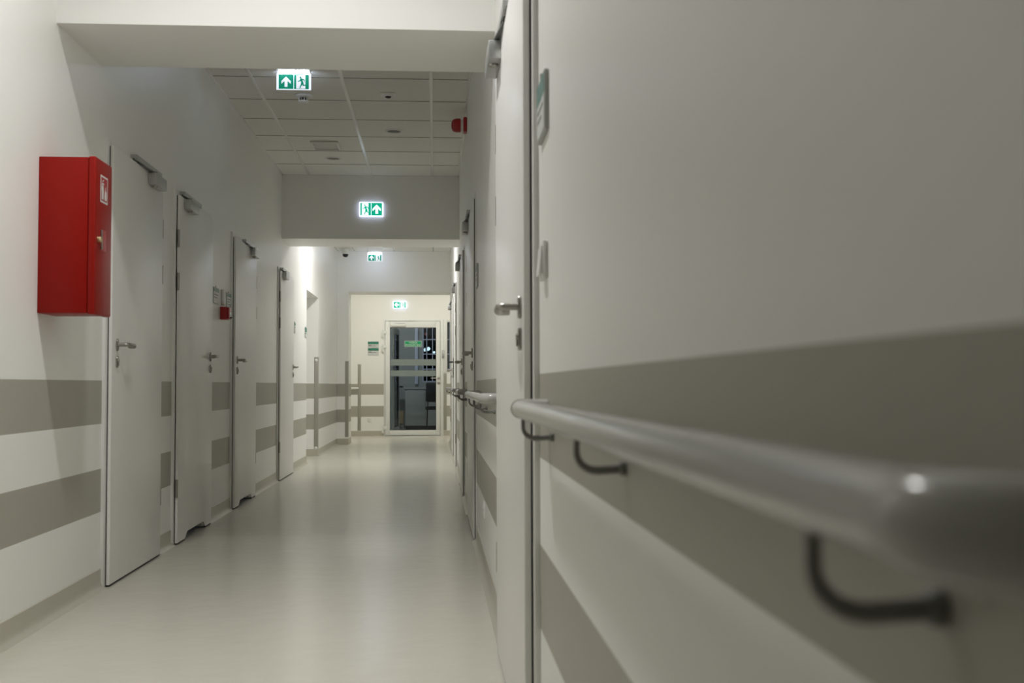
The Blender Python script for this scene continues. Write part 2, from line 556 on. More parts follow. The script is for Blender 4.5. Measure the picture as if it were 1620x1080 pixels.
    cl.box(X(proud), X(proud + 0.042), yb[0], yb[1], 2.035, 2.098, 0.004)
    closer = cl.build('door_closer', m_alu, root)
    ys = yb[0] + 0.07 if hinge == 'far' else yb[0] + 0.08
    MB().lathe([(0.016, 0.0), (0.016, -0.006), (0.012, -0.011), (0.004, -0.012)], (X(proud + 0.021), ys, 2.035), 'z', 20).build('valve_cap', m_steel, closer)
    yr = (yb[0] - 0.27, yb[1] + 0.01) if hinge == 'far' else (yb[0] - 0.03, yb[1] + 0.22)
    rl = MB()
    pts = [(X(fo), 2.112), (X(fo), 2.138), (X(fo + 0.032), 2.138), (X(fo + 0.032), 2.112), (X(fo + 0.022), 2.112), (X(fo + 0.022), 2.120),
           (X(fo + 0.010), 2.120), (X(fo + 0.010), 2.112)]
    rl.prism(pts, 'y', yr[0], yr[1])
    rl.build('slide_rail', m_alu, root)
    ar = MB()
    ya = yr[0] + 0.10 if hinge == 'far' else yr[1] - 0.10
    xa, xb = X(proud + 0.020), X(fo + 0.016)
    dx, dy = xb - xa, ya - ys
    n = Vector((-dy, dx, 0)).normalized() * 0.009
    p = [(xa + n.x, ys + n.y), (xb + n.x, ya + n.y), (xb - n.x, ya - n.y), (xa - n.x, ys - n.y)]
    ar.prism(p, 'z', 2.101, 2.109, 0.001, 1)
    ar.tube([(xa, ys, 2.0975), (xa, ys, 2.112)], 0.011, 14)
    ar.tube([(xb, ya, 2.101), (xb, ya, 2.119)], 0.005, 10)
    ar.build('closer_arm', m_darkarm, root)
    return root


PL = 0.035
corridor_door(1, XL, 1, *LEFT[0], 'far', PL, 'nearest door in the left wall, white leaf right behind the red cabinet')
corridor_door(2, XL, 1, *LEFT[1], 'near', PL, 'second white door in the left wall, vent notch cut into its bottom edge', notch=(0.26, 0.77))
corridor_door(3, XL, 1, *LEFT[2], 'far', PL, 'third white door in the left wall, beyond the red call point', notch=(0.24, 0.77))
corridor_door(4, XL, 1, *LEFT[3], 'near', PL, 'furthest white door in the left wall, under the middle beam')
corridor_door(5, XR, -1, *RIGHT[0], 'far', 0.036, 'nearest wide white door in the right wall, where the near handrail ends')
corridor_door(6, XR, -1, *RIGHT[1], 'far', 0.021, 'second white door in the right wall, beyond the second handrail')
corridor_door(7, XR, -1, *RIGHT[2], 'far', 0.021, 'third white door in the right wall, seen almost edge on')
corridor_door(8, XR, -1, *RIGHT[3], 'near', 0.021, 'fourth door in the right wall, the one with a black handle', dark_handle=True)
corridor_door(9, XR, -1, *RIGHT[4], 'far', 0.021, 'furthest white door in the right wall, next to the bright cross corridor')


# ------------------------------------------------------------------ handrails
def handrail(y0, y1, brackets, label, xc=0.190, zc=0.8965, r=0.020):
    root = thing('handrail', (XR, y0, 0), label, 'handrail', 'handrails along the right wall')
    lx = xc - XR
    R = 0.045
    L = y1 - y0
    MB().tube([(lx, R, zc), (lx, L - R, zc)], r, 28).build('rail', m_rail, root)
    for a, sg in ((R, -1), (L - R, 1)):
        MB().tube([(lx, a - sg * 0.0045, zc), (lx, a - sg * 0.0022, zc)], r + 0.0006, 28).build('joint_ring', m_bracket, root)
        path = [(lx, a - sg * 0.001, zc), (lx, a, zc)]
        for k in range(1, 9):
            t = math.pi / 2 * k / 8
            path.append((lx + R * (1 - math.cos(t)), a + sg * R * math.sin(t), zc))
        path.append((-0.001, a + sg * R, zc))
        rr = [r + 0.0012] * len(path)
        MB().tube(path, rr, 28).build('end_return', m_rail, root)
    for yb in brackets:
        y = yb - y0
        p = [(lx, y, zc - r + 0.004), (lx, y, zc - r - 0.018)]
        for k in range(1, 7):
            t = math.pi / 2 * k / 6
            p.append((lx + 0.028 * (1 - math.cos(t)), y, zc - r - 0.018 - 0.024 * math.sin(t)))
        p.append((-0.004, y, zc - r - 0.040))
        rr = [0.0040 + 0.0022 * k / (len(p) - 1) for k in range(len(p))]
        bk = MB().tube(p, rr, 14).build('bracket', m_bracket, root)
        MB().lathe([(0.0095, 0.0), (0.0095, -0.007), (0.008, -0.009), (0.0065, -0.0095)], (-0.0002, y, zc - r - 0.040), 'x', 24).build('wall_flange', m_bracket, bk)
    return root


handrail(0.378, 2.52, [0.552, 1.49, 2.40], 'big grey handrail in the foreground at right, on dark brackets')
handrail(4.40, 6.42, [4.72, 5.45, 6.15], 'grey handrail between the first and second right-hand doors')
handrail(8.42, 9.30, [8.60, 9.12], 'short handrail between the second and third right-hand doors')
handrail(11.0, 12.6, [11.2, 12.4], 'distant handrail between the third and fourth right-hand doors')
handrail(16.5, 17.95, [16.7, 17.75], 'furthest handrail at the end of the right wall')


# ------------------------------------------------------------------ flat plates, switches
def plate_x(name, xw, s, y0, y1, z0, z1, label, cat, th=0.006, header=None, hframe=0.26, lines=2, body=m_paper, clip=True, group=None):
    root = thing(name, (xw, (y0 + y1) / 2, z0), label, cat, group)
    w, h = y1 - y0, z1 - z0
    MB().box(0, s * th, -w / 2, w / 2, 0, h, 0.0015).build('mounting_plate', m_greyplate, root)
    MB().box(s * th, s * (th + 0.0008), -w / 2 + 0.006, w / 2 - 0.006, 0.006, h * (1 - hframe) - 0.002).build('insert', body, root)
    if header:
        MB().box(s * th, s * (th + 0.0010), -w / 2 + 0.004, w / 2 - 0.004, h * (1 - hframe), h - 0.004).build('header', header, root)
    if lines:
        ln = MB()
        for k in range(lines):
            zz = h * (1 - hframe) * (0.72 - 0.24 * k)
            e = (w - 0.05) * (1.0 if k % 2 == 0 else 0.7)
            ya = -w / 2 + 0.02
            if s > 0:
                ln.box(s * (th + 0.0008), s * (th + 0.0012), ya, ya + e, zz, zz + h * 0.045)
            else:
                ln.box(s * (th + 0.0008), s * (th + 0.0012), w / 2 - 0.02 - e, w / 2 - 0.02, zz, zz + h * 0.045)
        ln.build('lettering', m_ink, root)
    if clip:
        MB().box(0, s * (th + 0.001), -0.006, 0.006, h - 0.001, h + 0.012, 0.001).build('clip', m_greyplate, root)
    return root


plate_x('door_plate', XL, 1, 8.0, 8.20, 1.536, 1.655, 'grey door plate just past the second left door, left of the red call point', 'door plate', header=m_tealdull, lines=2)
plate_x('door_plate', XL, 1, 8.51, 8.69, 1.545, 1.655, 'grey door plate behind the red call point, before the third left door', 'door plate', header=m_tealdull, lines=3)
plate_x('door_plate', XL, 1, 12.56, 12.68, 1.536, 1.655, 'small grey plate beside the furthest left door', 'door plate', header=m_tealdull, lines=1)
plate_x('door_plate', XL, 1, 13.60, 13.775, 1.532, 1.655, 'teal headed plate at the edge of the side passage opening', 'door plate', header=m_teal, hframe=0.45, lines=1)
plate_x('door_plate', XR, -1, 2.475, 2.655, 1.526, 1.663, 'teal headed plate on the right wall beside the nearest door', 'door plate', th=0.010, header=m_tealdull, hframe=0.36, lines=2)
plate_x('door_plate', XR, -1, 6.52, 6.74, 1.530, 1.665, 'grey plate on the right wall before the second door', 'door plate', th=0.008, header=m_tealdull, lines=2)

ch = thing('card_holder', (XL, 8.365, 1.545), 'narrow clear card holder above the red call point', 'card holder')
MB().box(0, 0.004, -0.045, 0.045, 0, 0.115, 0.001).build('back_plate', m_greyplate, ch)
MB().box(0.004, 0.022, -0.045, -0.041, 0, 0.115, 0.001).build('side_lip', m_white, ch)
MB().box(0.004, 0.022, -0.0405, 0.045, 0, 0.004, 0.001).build('bottom_lip', m_white, ch)
MB().box(0.004, 0.0055, -0.039, 0.043, 0.006, 0.105).build('card', m_paper, ch)

# red manual call point
cp = thing('call_point', (XL, 8.27, 1.436), 'red fire alarm call point on the left wall between two doors', 'call point')
MB().box(0, 0.052, 0, 0.105, 0, 0.093, 0.006).build('body', m_redplastic, cp)
MB().box(0.052, 0.066, 0.004, 0.101, 0.004, 0.089, 0.006).build('front_cover', m_redplastic, cp)
tag(MB().box(0.066, 0.0675, 0.02, 0.085, 0.018, 0.056, 0.0005).build('press_window', m_white, cp), 'white press window')
tag(MB().box(0.0662, 0.079, 0.040, 0.068, 0.010, 0.020, 0.002).build('key_tab', m_black, cp), 'black test key tab')

# wall switch by the near door
sw = thing('light_switch', (XR, 2.555, 1.192), 'white light switch on the right wall below the teal plate', 'switch')
MB().box(0, -0.011, -0.045, 0.045, 0, 0.088, 0.004).build('switch_frame', m_white, sw)
for k in range(2):
    pts = [(-0.0112, 0.012), (-0.020, 0.010), (-0.014, 0.076), (-0.0112, 0.076)]
    MB().prism(pts, 'y', -0.034 + k * 0.035, -0.001 + k * 0.035, 0.001, 1).build('rocker', m_white, sw)

# sockets
so = thing('wall_socket', (XR, 5.72, 0.27), 'white socket low on the right wall under the second handrail', 'socket')
MB().box(0, -0.009, -0.042, 0.042, 0, 0.084, 0.004).build('socket_plate', m_white, so)
MB().lathe([(0.030, 0.0), (0.030, -0.0015), (0.024, -0.002), (0.022, -0.0005)], (-0.009, 0, 0.042), 'x', 28).build('socket_ring', m_white, so)
MB().box(-0.0098, -0.0115, -0.010, -0.005, 0.039, 0.045).box(-0.0098, -0.0115, 0.005, 0.010, 0.039, 0.045).build('pin_holes', m_black, so)
so2 = thing('wall_socket', (-1.216, YE, 0.262), 'white socket low on the end wall left of the glazed door', 'socket')
MB().box(-0.042, 0.042, 0, -0.009, 0, 0.084, 0.004).build('socket_plate', m_white, so2)
MB().lathe([(0.030, 0.0), (0.030, -0.0015), (0.024, -0.002), (0.022, -0.0005)], (0, -0.009, 0.042), 'y', 28).build('socket_ring', m_white, so2)
MB().box(-0.010, -0.005, -0.0098, -0.0115, 0.039, 0.045).box(0.005, 0.010, -0.0098, -0.0115, 0.039, 0.045).build('pin_holes', m_black, so2)

# ------------------------------------------------------------------ fire extinguisher cabinet
fc = thing('fire_cabinet', (XL, 4.516, 1.24), 'red metal fire extinguisher cabinet on the left wall', 'fire cabinet')
MB().box(0, 0.192, 0, 0.222, 0, 0.624, 0.003).build('cabinet_body', m_red, fc)
dd = MB()
dd.box(0.193, 0.222, -0.003, 0.225, -0.004, 0.628, 0.007, 3)
door = dd.build('cabinet_door', m_red, fc)
fy0, fy1, fz0, fz1, fx = 0.062, 0.160, 0.455, 0.566, 0.2222
pg = MB()
pg.box(fx, fx + 0.0006, fy0, fy1, fz0, fz1)
tag(pg.build('pictogram_border', m_paper, door), 'white bordered fire extinguisher pictogram')
MB().box(fx + 0.0006, fx + 0.0010, fy0 + 0.008, fy1 - 0.008, fz0 + 0.008, fz1 - 0.008).build('pictogram_field', m_redplastic, door)
sy = MB()
a = fx + 0.0010; c = fx + 0.0014
sy.box(a, c, fy0 + 0.016, fy0 + 0.041, fz0 + 0.013, fz0 + 0.062)                       # bottle
sy.prism([(fy0 + 0.018, fz0 + 0.063), (fy0 + 0.039, fz0 + 0.063), (fy0 + 0.033, fz0 + 0.072), (fy0 + 0.024, fz0 + 0.072)], 'x', a, c)
sy.box(a, c, fy0 + 0.020, fy0 + 0.046, fz0 + 0.074, fz0 + 0.081)                       # valve head
sy.prism([(fy0 + 0.022, fz0 + 0.083), (fy0 + 0.044, fz0 + 0.092), (fy0 + 0.042, fz0 + 0.097), (fy0 + 0.022, fz0 + 0.088)], 'x', a, c)
sy.prism([(fy0 + 0.014, fz0 + 0.078), (fy0 + 0.019, fz0 + 0.078), (fy0 + 0.015, fz0 + 0.052), (fy0 + 0.011, fz0 + 0.052)], 'x', a, c)
fl = [(0.056, 0.013), (0.052, 0.026), (0.057, 0.040), (0.055, 0.052), (0.062, 0.046), (0.064, 0.060), (0.069, 0.072), (0.070, 0.056),
      (0.075, 0.046), (0.079, 0.054), (0.080, 0.036), (0.083, 0.026), (0.079, 0.013)]
sy.prism([(fy0 + p, fz0 + q) for p, q in fl], 'x', a, c)                              # flames
sy.build('pictogram_symbol', m_paper, door)
rc = MB()
rc.box(fx - 0.001, fx + 0.0012, 0.075, 0.142, 0.260, 0.345, 0.0008)
rc.build('handle_recess', m_redplastic, door)
tag(MB().box(fx, fx + 0.006, 0.070, 0.084, 0.262, 0.343, 0.002).build('recess_pull', m_steel, door), 'grey metal pull strip')
tag(MB().lathe([(0.013, 0), (0.013, 0.012), (0.010, 0.016), (0.003, 0.0165)], (fx, 0.036, 0.298), 'x', 24).build('lock', m_brass, door), 'small brass cam lock')

# ------------------------------------------------------------------ corner guards
def guard(name, loc, label, build_fn, group='corner guards'):
    root = thing(name, loc, label, 'corner guard', group)
    build_fn(root)
    return root


def g_niche(root):
    MB().box(-0.052, 0.003, -0.003, 0, 0, 1.235, 0.001).box(0.0, 0.003, 0.0005, 0.05, 0, 1.235, 0.001).build('profile', m_guard, root)
    for z in (0.012, 1.19):
        MB().lathe([(0.021, 0), (0.020, -0.005), (0.013, -0.010), (0.003, -0.011)], (-0.026, -0.003, z), 'y', 20).build('screw_cap', m_white, root)


guard('corner_guard', (XL, NICHE[1], 0.098), 'grey corner guard with white caps on the far edge of the side passage', g_niche)


def g_pier(root):
    MB().box(-0.052, 0.003, -0.003, 0, 0, 1.22, 0.001).box(0.0, 0.003, 0.0005, 0.05, 0, 1.22, 0.001).build('profile', m_guard, root)


guard('corner_guard', (-1.389, B3[0], 0.12), 'grey corner guard on the pier of the far header', g_pier)


def g_end(root):
    MB().box(-0.031, 0.031, -0.004, 0, 0, 1.245, 0.001).build('profile', m_guard, root)


guard('corner_guard', (-1.412, YE, 0.10), 'grey vertical guard strip on the end wall left of the socket', g_end)


def g_side(root):
    MB().box(-0.03, 0.03, -0.004, 0, 0, 1.07, 0.001).build('profile', m_guard, root)


guard('corner_guard', (0.197, YE, 0.10), 'grey guard strip right of the glazed end door', g_side)

# handrail stub on the end wall
er = thing('wall_rail', (-2.0, YE, 0.875), 'short white rail on the end wall, cut off by the far pier', 'rail')
MB().tube([(0, -0.05, 0.02), (0.53, -0.05, 0.02), (0.55, -0.047, 0.02), (0.56, -0.03, 0.02), (0.56, -0.0005, 0.02)], 0.018, 18).build('rail', m_white, er)
MB().tube([(0.4, -0.05, 0.004), (0.4, -0.045, -0.03), (0.4, -0.0005, -0.035)], 0.006, 10).build('bracket', m_bracket, er)


# ------------------------------------------------------------------ exit signs
def capsule2(b, p, q, r0, r1, y0, y1):
    """flat limb between two points in the x-z plane"""
    p, q = Vector(p), Vector(q)
    d = (q - p).normalized()
    n = Vector((-d.y, d.x))
    pts = []
    for k in range(7):
        a = math.pi / 2 + math.pi * k / 6
        pts.append(p + (d * math.cos(a) + n * math.sin(a)) * r0)
    for k in range(7):
        a = -math.pi / 2 + math.pi * k / 6
        pts.append(q + (d * math.cos(a) + n * math.sin(a)) * r1)
    b.prism([(v.x, v.y) for v in pts], 'y', y0, y1)


def runner(b, cx, cz, u, y0, y1, mir=1):
    """running figure, u = half height"""
    P = lambda x, z: (cx + mir * x * u, cz + z * u)
    hd = [P(-0.12 + 0.14 * math.cos(t), 0.72 + 0.14 * math.sin(t)) for t in (2 * math.pi * k / 16 for k in range(16))]
    b.prism(hd, 'y', y0, y1)
    L = [((-0.02, 0.42), (0.16, -0.05), 0.13, 0.11), ((-0.02, 0.44), (-0.22, 0.18), 0.075, 0.06), ((-0.22, 0.18), (-0.50, 0.14), 0.06, 0.045),
         ((0.02, 0.46), (0.36, 0.40), 0.075, 0.06), ((0.36, 0.40), (0.50, 0.12), 0.06, 0.045), ((0.12, -0.05), (0.02, -0.42), 0.11, 0.08),
         ((0.02, -0.42), (-0.22, -0.78), 0.08, 0.055), ((-0.22, -0.80), (-0.06, -0.86), 0.05, 0.04), ((0.18, -0.06), (0.30, -0.46), 0.11, 0.08), ((0.30, -0.46), (0.78, -0.50), 0.075, 0.05)]
    for p, q, r0, r1 in L:
        capsule2(b, P(*p), P(*q), r0 * u * 1.3, r1 * u * 1.3, y0, y1)


def arrow(b, cx, cz, u, y0, y1, rot=0):
    pts = [(0, 1), (0.88, 0.12), (0.88, -0.42), (0.28, 0.16), (0.28, -1), (-0.28, -1), (-0.28, 0.16), (-0.88, -0.42), (-0.88, 0.12)]
    c, s = math.cos(rot), math.sin(rot)
    b.prism([(cx + u * (x * c - z * s), cz + u * (x * s + z * c)) for x, z in pts], 'y', y0, y1)


def sign_face(root, w, h, zb, y, first, rot, g, wh, mir=1):
    """two square pictograms side by side on the face at local y; z from zb"""
    cw = w / 2 - 0.004
    gx = -w / 4 if first == 'arrow' else w / 4
    rx = -gx
    cz = zb + h / 2
    y1, y2, y3 = y - 0.001, y - 0.0014, y - 0.0018
    MB().box(gx - cw / 2, gx + cw / 2, y1, y, zb, zb + h).build('arrow_field', g, root)
    MB().box(rx - cw / 2, rx + cw / 2, y1, y, zb, zb + h).build('exit_field', g, root)
    b = MB(); arrow(b, gx, cz, h * 0.36, y2, y1 - 0.0001, rot)
    b.build('arrow_symbol', wh, root)
    o = 0.02 * w * mir
    MB().box(rx - cw * 0.34 - o * 0.2, rx + cw * 0.27 - o * 0.2, y2, y1 - 0.0001, zb + h * 0.03, zb + h * 0.96).build('doorway_symbol', wh, root)
    b = MB(); runner(b, rx - o * 0.4, cz - h * 0.02, h * 0.46, y3, y2 - 0.0001, mir)
    b.build('running_figure', g, root)


def hanging_sign(loc, label, led, drop):
    """acrylic blade under a small housing with a downward-looking LED strip on each side"""
    root = thing('exit_sign', loc, label, 'exit sign', 'lit exit signs')
    MB().box(-0.118, 0.118, -0.011, 0.011, 0.1265, 0.1325 + drop, 0.002).build('housing', m_white, root)
    for sy in (-1, 1):
        b = MB()
        b.prism([(sy * 0.0042, 0.1142), (sy * 0.0110, 0.1250), (sy * 0.0110, 0.1262), (sy * 0.0042, 0.1262)], 'x', -0.106, 0.106)
        b.build('led_strip', led, root)
    for k in range(9):
        MB().lathe([(0.0045, 0), (0.004, -0.003), (0.001, -0.004)], (-0.096 + 0.024 * k, -0.0112, 0.1300), 'y', 10).build('led_dot', led, root)
    for ex in (-1, 1):  # added stops that keep the strip ends from lighting the ceiling
        MB().box(ex * 0.1065, ex * 0.1095, -0.0125, 0.0125, 0.1145, 0.1263).build('end_cap', m_white, root)
    MB().box(-0.118, 0.118, -0.003, 0.003, 0.0, 0.1140, 0.001).build('acrylic_panel', m_acrylic, root)
    sign_face(root, 0.210, 0.100, 0.006, -0.0034, 'arrow', 0, m_signgreen, m_signwhite)
    return root


LEDC = (0.70, 0.80, 1.0)
m_led2 = mat('led_strip_far', (0.9, 0.9, 0.9), 0.4, emit=LEDC, strength=90.0)
hanging_sign((-0.967, 7.68, 2.983), 'lit green exit sign hanging nearest, just past the near beam', m_led, 0.008)
hanging_sign((-0.937, 17.55, 2.897), 'small lit exit sign under the ceiling before the far header', m_led2, 0.094)


def wall_sign(loc, w, h, label, first, rot, mir=1):
    root = thing('exit_sign', loc, label, 'exit sign', 'lit exit signs')
    MB().box(-w / 2, w / 2, -0.035, 0, 0, h, 0.004).build('housing', m_edge, root)
    MB().box(-w / 2 + 0.004, w / 2 - 0.004, -0.0362, -0.0352, 0.004, h - 0.004).build('light_panel', m_signwhite_b, root)
    sign_face(root, w - 0.018, h - 0.018, 0.009, -0.0364, first, rot, m_signgreen_b, m_signwhite_b, mir)
    return root


wall_sign((-0.653, B2[0], 2.692), 0.245, 0.148, 'lit exit sign on the face of the middle beam', 'runner', 0)
wall_sign((-0.657, YE, 2.395), 0.25, 0.135, 'bright exit sign with left arrow above the glazed end door', 'arrow', math.pi / 2)

# ------------------------------------------------------------------ alarm sounder
sd = thing('alarm_sounder', (XR, 8.80, 2.955), 'red alarm sounder high on the right wall under the tiles', 'alarm sounder')
MB().box(0, -0.030, -0.055, 0.055, 0, 0.118, 0.010).build('mounting_base', m_redplastic, sd)
tag(MB().lathe([(0.048, -0.030), (0.048, -0.050)], (0, 0, 0.059), 'x', 28).build('spacer_ring', m_white, sd), 'white spacer ring')
MB().lathe([(0.053, -0.050), (0.055, -0.056), (0.055, -0.085), (0.050, -0.104), (0.040, -0.116), (0.024, -0.123), (0.006, -0.125)], (0, 0, 0.059), 'x', 32).build('dome', m_redplastic, sd)
dt = MB()
for ring, rr, hh in ((0, 0.0485, -0.106), (1, 0.036, -0.1185)):
    for k in range(14):
        a_ = 2 * math.pi * k / 14
        dt.lathe([(0.0022, 0), (0.0018, -0.002)], (hh, rr * math.cos(a_), 0.059 + rr * math.sin(a_)), 'x', 6)
dt.build('sound_slots', m_paper, sd)

# ------------------------------------------------------------------ ceiling fittings
d1 = thing('smoke_detector', (-0.98, 8.35, HC), 'white smoke detector on the ceiling below the nearest exit sign', 'detector')
MB().lathe([(0.066, 0), (0.066, -0.010), (0.058, -0.018), (0.04, -0.020)], (0, 0, -0.004), 'z', 36).build('base', m_white, d1)
tag(MB().lathe([(0.032, -0.0205), (0.032, -0.040)], (0, 0, -0.004), 'z', 28).build('chamber', m_black, d1), 'dark sensing chamber')
cg = MB()
for k in range(10):
    a_ = 2 * math.pi * k / 10
    cg.box(0.034 * math.cos(a_) - 0.003, 0.034 * math.cos(a_) + 0.003, 0.034 * math.sin(a_) - 0.003, 0.034 * math.sin(a_) + 0.003, -0.045, -0.0245)
cg.build('cage', m_white, d1)
MB().lathe([(0.038, -0.0405), (0.038, -0.048), (0.028, -0.056), (0.006, -0.057)], (0, 0, -0.004), 'z', 28).build('cap', m_white, d1)

el = thing('emergency_light', (-0.346, 8.29, HC), 'small square emergency light with a dark lens in the ceiling tile', 'emergency light')
MB().box(-0.055, 0.055, -0.055, 0.055, -0.010, -0.004, 0.003).build('frame', m_white, el)
MB().lathe([(0.036, 0), (0.034, -0.006), (0.026, -0.010)], (0, 0, -0.010), 'z', 28).build('bezel', m_white, el)
tag(MB().lathe([(0.025, 0), (0.020, -0.006), (0.010, -0.010), (0.002, -0.011)], (0, 0, -0.0202), 'z', 24).build('lens', m_black, el), 'black dome lens')


def off_downlight(loc, label):
    r = thing('downlight', loc, label, 'downlight', 'recessed downlights that are switched off')
    MB().lathe([(0.060, 0.0), (0.078, -0.0005), (0.079, -0.003), (0.075, -0.006), (0.064, -0.007), (0.059, -0.004), (0.057, 0.0)], (0, 0, 0), 'z', 40, caps=False).build('trim_ring', m_white, r)
    MB().lathe([(0.057, 0.0005), (0.055, 0.015), (0.050, 0.035), (0.042, 0.052), (0.034, 0.060)], (0, 0, 0), 'z', 40, caps=False).build('reflector', m_alu, r)
    tag(MB().lathe([(0.036, 0.0602), (0.036, 0.066)], (0, 0, 0), 'z', 32).build('lamp_face', m_seal_gap, r), 'dark unlit lamp face')
    return r


av = off_downlight((-0.347, 9.50, HC), 'unlit round downlight in the tiles right of the centre grid line')
dup(av, (-0.97, 10.68, HC), 'unlit round downlight just behind the ceiling grille')

vg = thing('ceiling_grille', (-0.98, 10.08, HC), 'square white grille let into the ceiling tiles at left', 'grille')
MB().box(-0.125, 0.125, -0.16, -0.14, -0.018, -0.004, 0.002).box(-0.125, 0.125, 0.14, 0.16, -0.018, -0.004, 0.002).box(-0.125, -0.105, -0.1395, 0.1395, -0.018, -0.004, 0.002).box(0.105, 0.125, -0.1395, 0.1395, -0.018, -0.004, 0.002).build('frame', m_white, vg)
MB().box(-0.1045, 0.1045, -0.139, 0.139, -0.0055, -0.0045).build('duct', m_black, vg)
for k in range(6):
    MB().prism([(-0.115 + 0.042 * k, -0.006), (-0.098 + 0.042 * k, -0.015), (-0.096 + 0.042 * k, -0.014), (-0.113 + 0.042 * k, -0.0058)], 'x', -0.104, 0.104).build('slat', m_white, vg)

dc = thing('dome_camera', (-1.409, 17.7, 3.045), 'small dome camera with black bubble at the far ceiling corner', 'camera')
MB().lathe([(0.05, 0.0785), (0.055, 0.07), (0.055, 0.012), (0.050, 0.0)], (0, 0, -0.02), 'z', 32).build('mounting_housing', m_white, dc)
tag(MB().lathe([(0.045, -0.0005), (0.044, -0.018), (0.036, -0.036), (0.020, -0.047), (0.004, -0.050)], (0, 0, -0.02), 'z', 32).build('bubble', m_black, dc), 'black bubble')


def downlight(loc, label, power, size, colr, spread=math.pi):
    r = thing('downlight', loc, label, 'downlight', 'ceiling downlights that are switched on')
    MB().lathe([(0.115, -0.004), (0.115, -0.008), (0.105, -0.013), (0.095, -0.013), (0.095, -0.0045)], (0, 0, 0), 'z', 36).build('trim_ring', m_white, r)
    MB().lathe([(0.0945, -0.0042), (0.0945, -0.0065)], (0, 0, 0), 'z', 36).build('diffuser', m_lens, r)
    ld = bpy.data.lights.new('downlight_lamp', 'AREA')
    ld.shape = 'DISK'; ld.size = size; ld.energy = power; ld.color = colr
    ld.spread = spread
    lo = bpy.data.objects.new('downlight_lamp', ld)
    COL.objects.link(lo)
    lo.parent = r
    lo.location = (0, 0, -0.02)
    return r


NEUTRAL = (1.0, 0.99, 0.97)
WARM = (1.0, 0.965, 0.87)
downlight((-0.66, 3.45, HN), 'downlight in the near ceiling in front of the near beam', 28, 0.19, NEUTRAL, math.radians(128))
downlight((-0.66, 13.75, HC), 'downlight in the ceiling between the middle beam and the far header', 35, 0.19, NEUTRAL)
downlight((-1.05, 19.75, HC), 'left downlight in the cross corridor ceiling', 15, 0.19, WARM)
downlight((0.25, 19.75, HC), 'right downlight in the cross corridor ceiling', 15, 0.19, WARM)
downlight((-0.90, 22.8, HC), 'dim downlight in the dark room behind the glazed door', 26, 0.19, (0.95, 0.97, 1.0))  # added fill lamp, brightens the room seen through the glass

# ------------------------------------------------------------------ glazed end door with sidelight
gd = thing('door_10', (DX0, YE, 0), 'white framed glazed door in the end wall with a green sign on its glass', 'door', kind='structure')
W = DX1 - DX0
fb = MB()
fb.box(0, 0.022, -0.012, 0.07, 0, DZ, 0.003)
fb.box(1.06, W - 0.001, -0.012, 0.07, 0, DZ, 0.003)
fb.box(0.0225, 1.0595, -0.012, 0.07, 2.155, DZ, 0.003)
fb.build('door_frame', m_alwhite, gd)
lx0, lx1 = 0.026, 1.056
gx0, gx1, gz0, gz1 = 0.115, 0.982, 0.104, 2.036
lb_ = MB()
lb_.box(lx0, gx0, -0.028, 0.035, 0.012, 2.150, 0.004)
lb_.box(gx1, lx1, -0.028, 0.035, 0.012, 2.150, 0.004)
lb_.box(gx0 + 0.0005, gx1 - 0.0005, -0.028, 0.035, 0.012, gz0, 0.004)
lb_.box(gx0 + 0.0005, gx1 - 0.0005, -0.028, 0.035, gz1, 2.150, 0.004)
leaf = lb_.build('door_leaf', m_alwhite, gd)
gs = MB()
for (a0, a1, b0, b1) in ((gx0, gx0 + 0.008, gz0, gz1), (gx1 - 0.008, gx1, gz0, gz1), (gx0 + 0.009, gx1 - 0.009, gz0, gz0 + 0.008), (gx0 + 0.009, gx1 - 0.009, gz1 - 0.008, gz1)):
    gs.box(a0, a1, -0.018, 0.012, b0, b1)
gs.build('glazing_seal', m_seal_gap, leaf)
MB().box(gx0 + 0.0085, gx1 - 0.0085, -0.004, 0.002, gz0 + 0.0085, gz1 - 0.0085).build('glass_pane', m_glass, leaf)
for (a0, a1) in ((1.320, 1.439), (1.117, 1.228)):
    tag(MB().box(gx0 + 0.009, gx1 - 0.009, -0.0052, -0.0042, a0, a1).build('frosted_band', m_frost, leaf), 'frosted manifestation band')
sg = MB().box(0.388, 0.709, -0.0060, -0.0045, 1.672, 1.785).build('door_sign', m_signwhite, leaf)
sg.data.materials[0] = m_paper
tag(sg, 'green exit notice with white border')
MB().box(0.395, 0.702, -0.0066, -0.0061, 1.679, 1.778).build('sign_field', m_doorsign, sg).parent = leaf


def text_obj(name, body, loc, size, material, parent, rot=(math.pi / 2, 0, 0)):
    cu = bpy.data.curves.new(name, 'FONT')
    cu.body = body
    cu.size = size
    cu.align_x = 'CENTER'; cu.align_y = 'CENTER'
    cu.extrude = 0.0003
    tmp = bpy.data.objects.new(name, cu)
    COL.objects.link(tmp)
    dg = bpy.context.evaluated_depsgraph_get()
    dg.update()
    me = bpy.data.meshes.new_from_object(tmp.evaluated_get(dg))
    me.materials.clear(); me.materials.append(material)
    bpy.data.objects.remove(tmp)
    o = bpy.data.objects.new(name, me)
    COL.objects.link(o)
    o.parent = parent
    o.location = loc; o.rotation_euler = rot
    return o


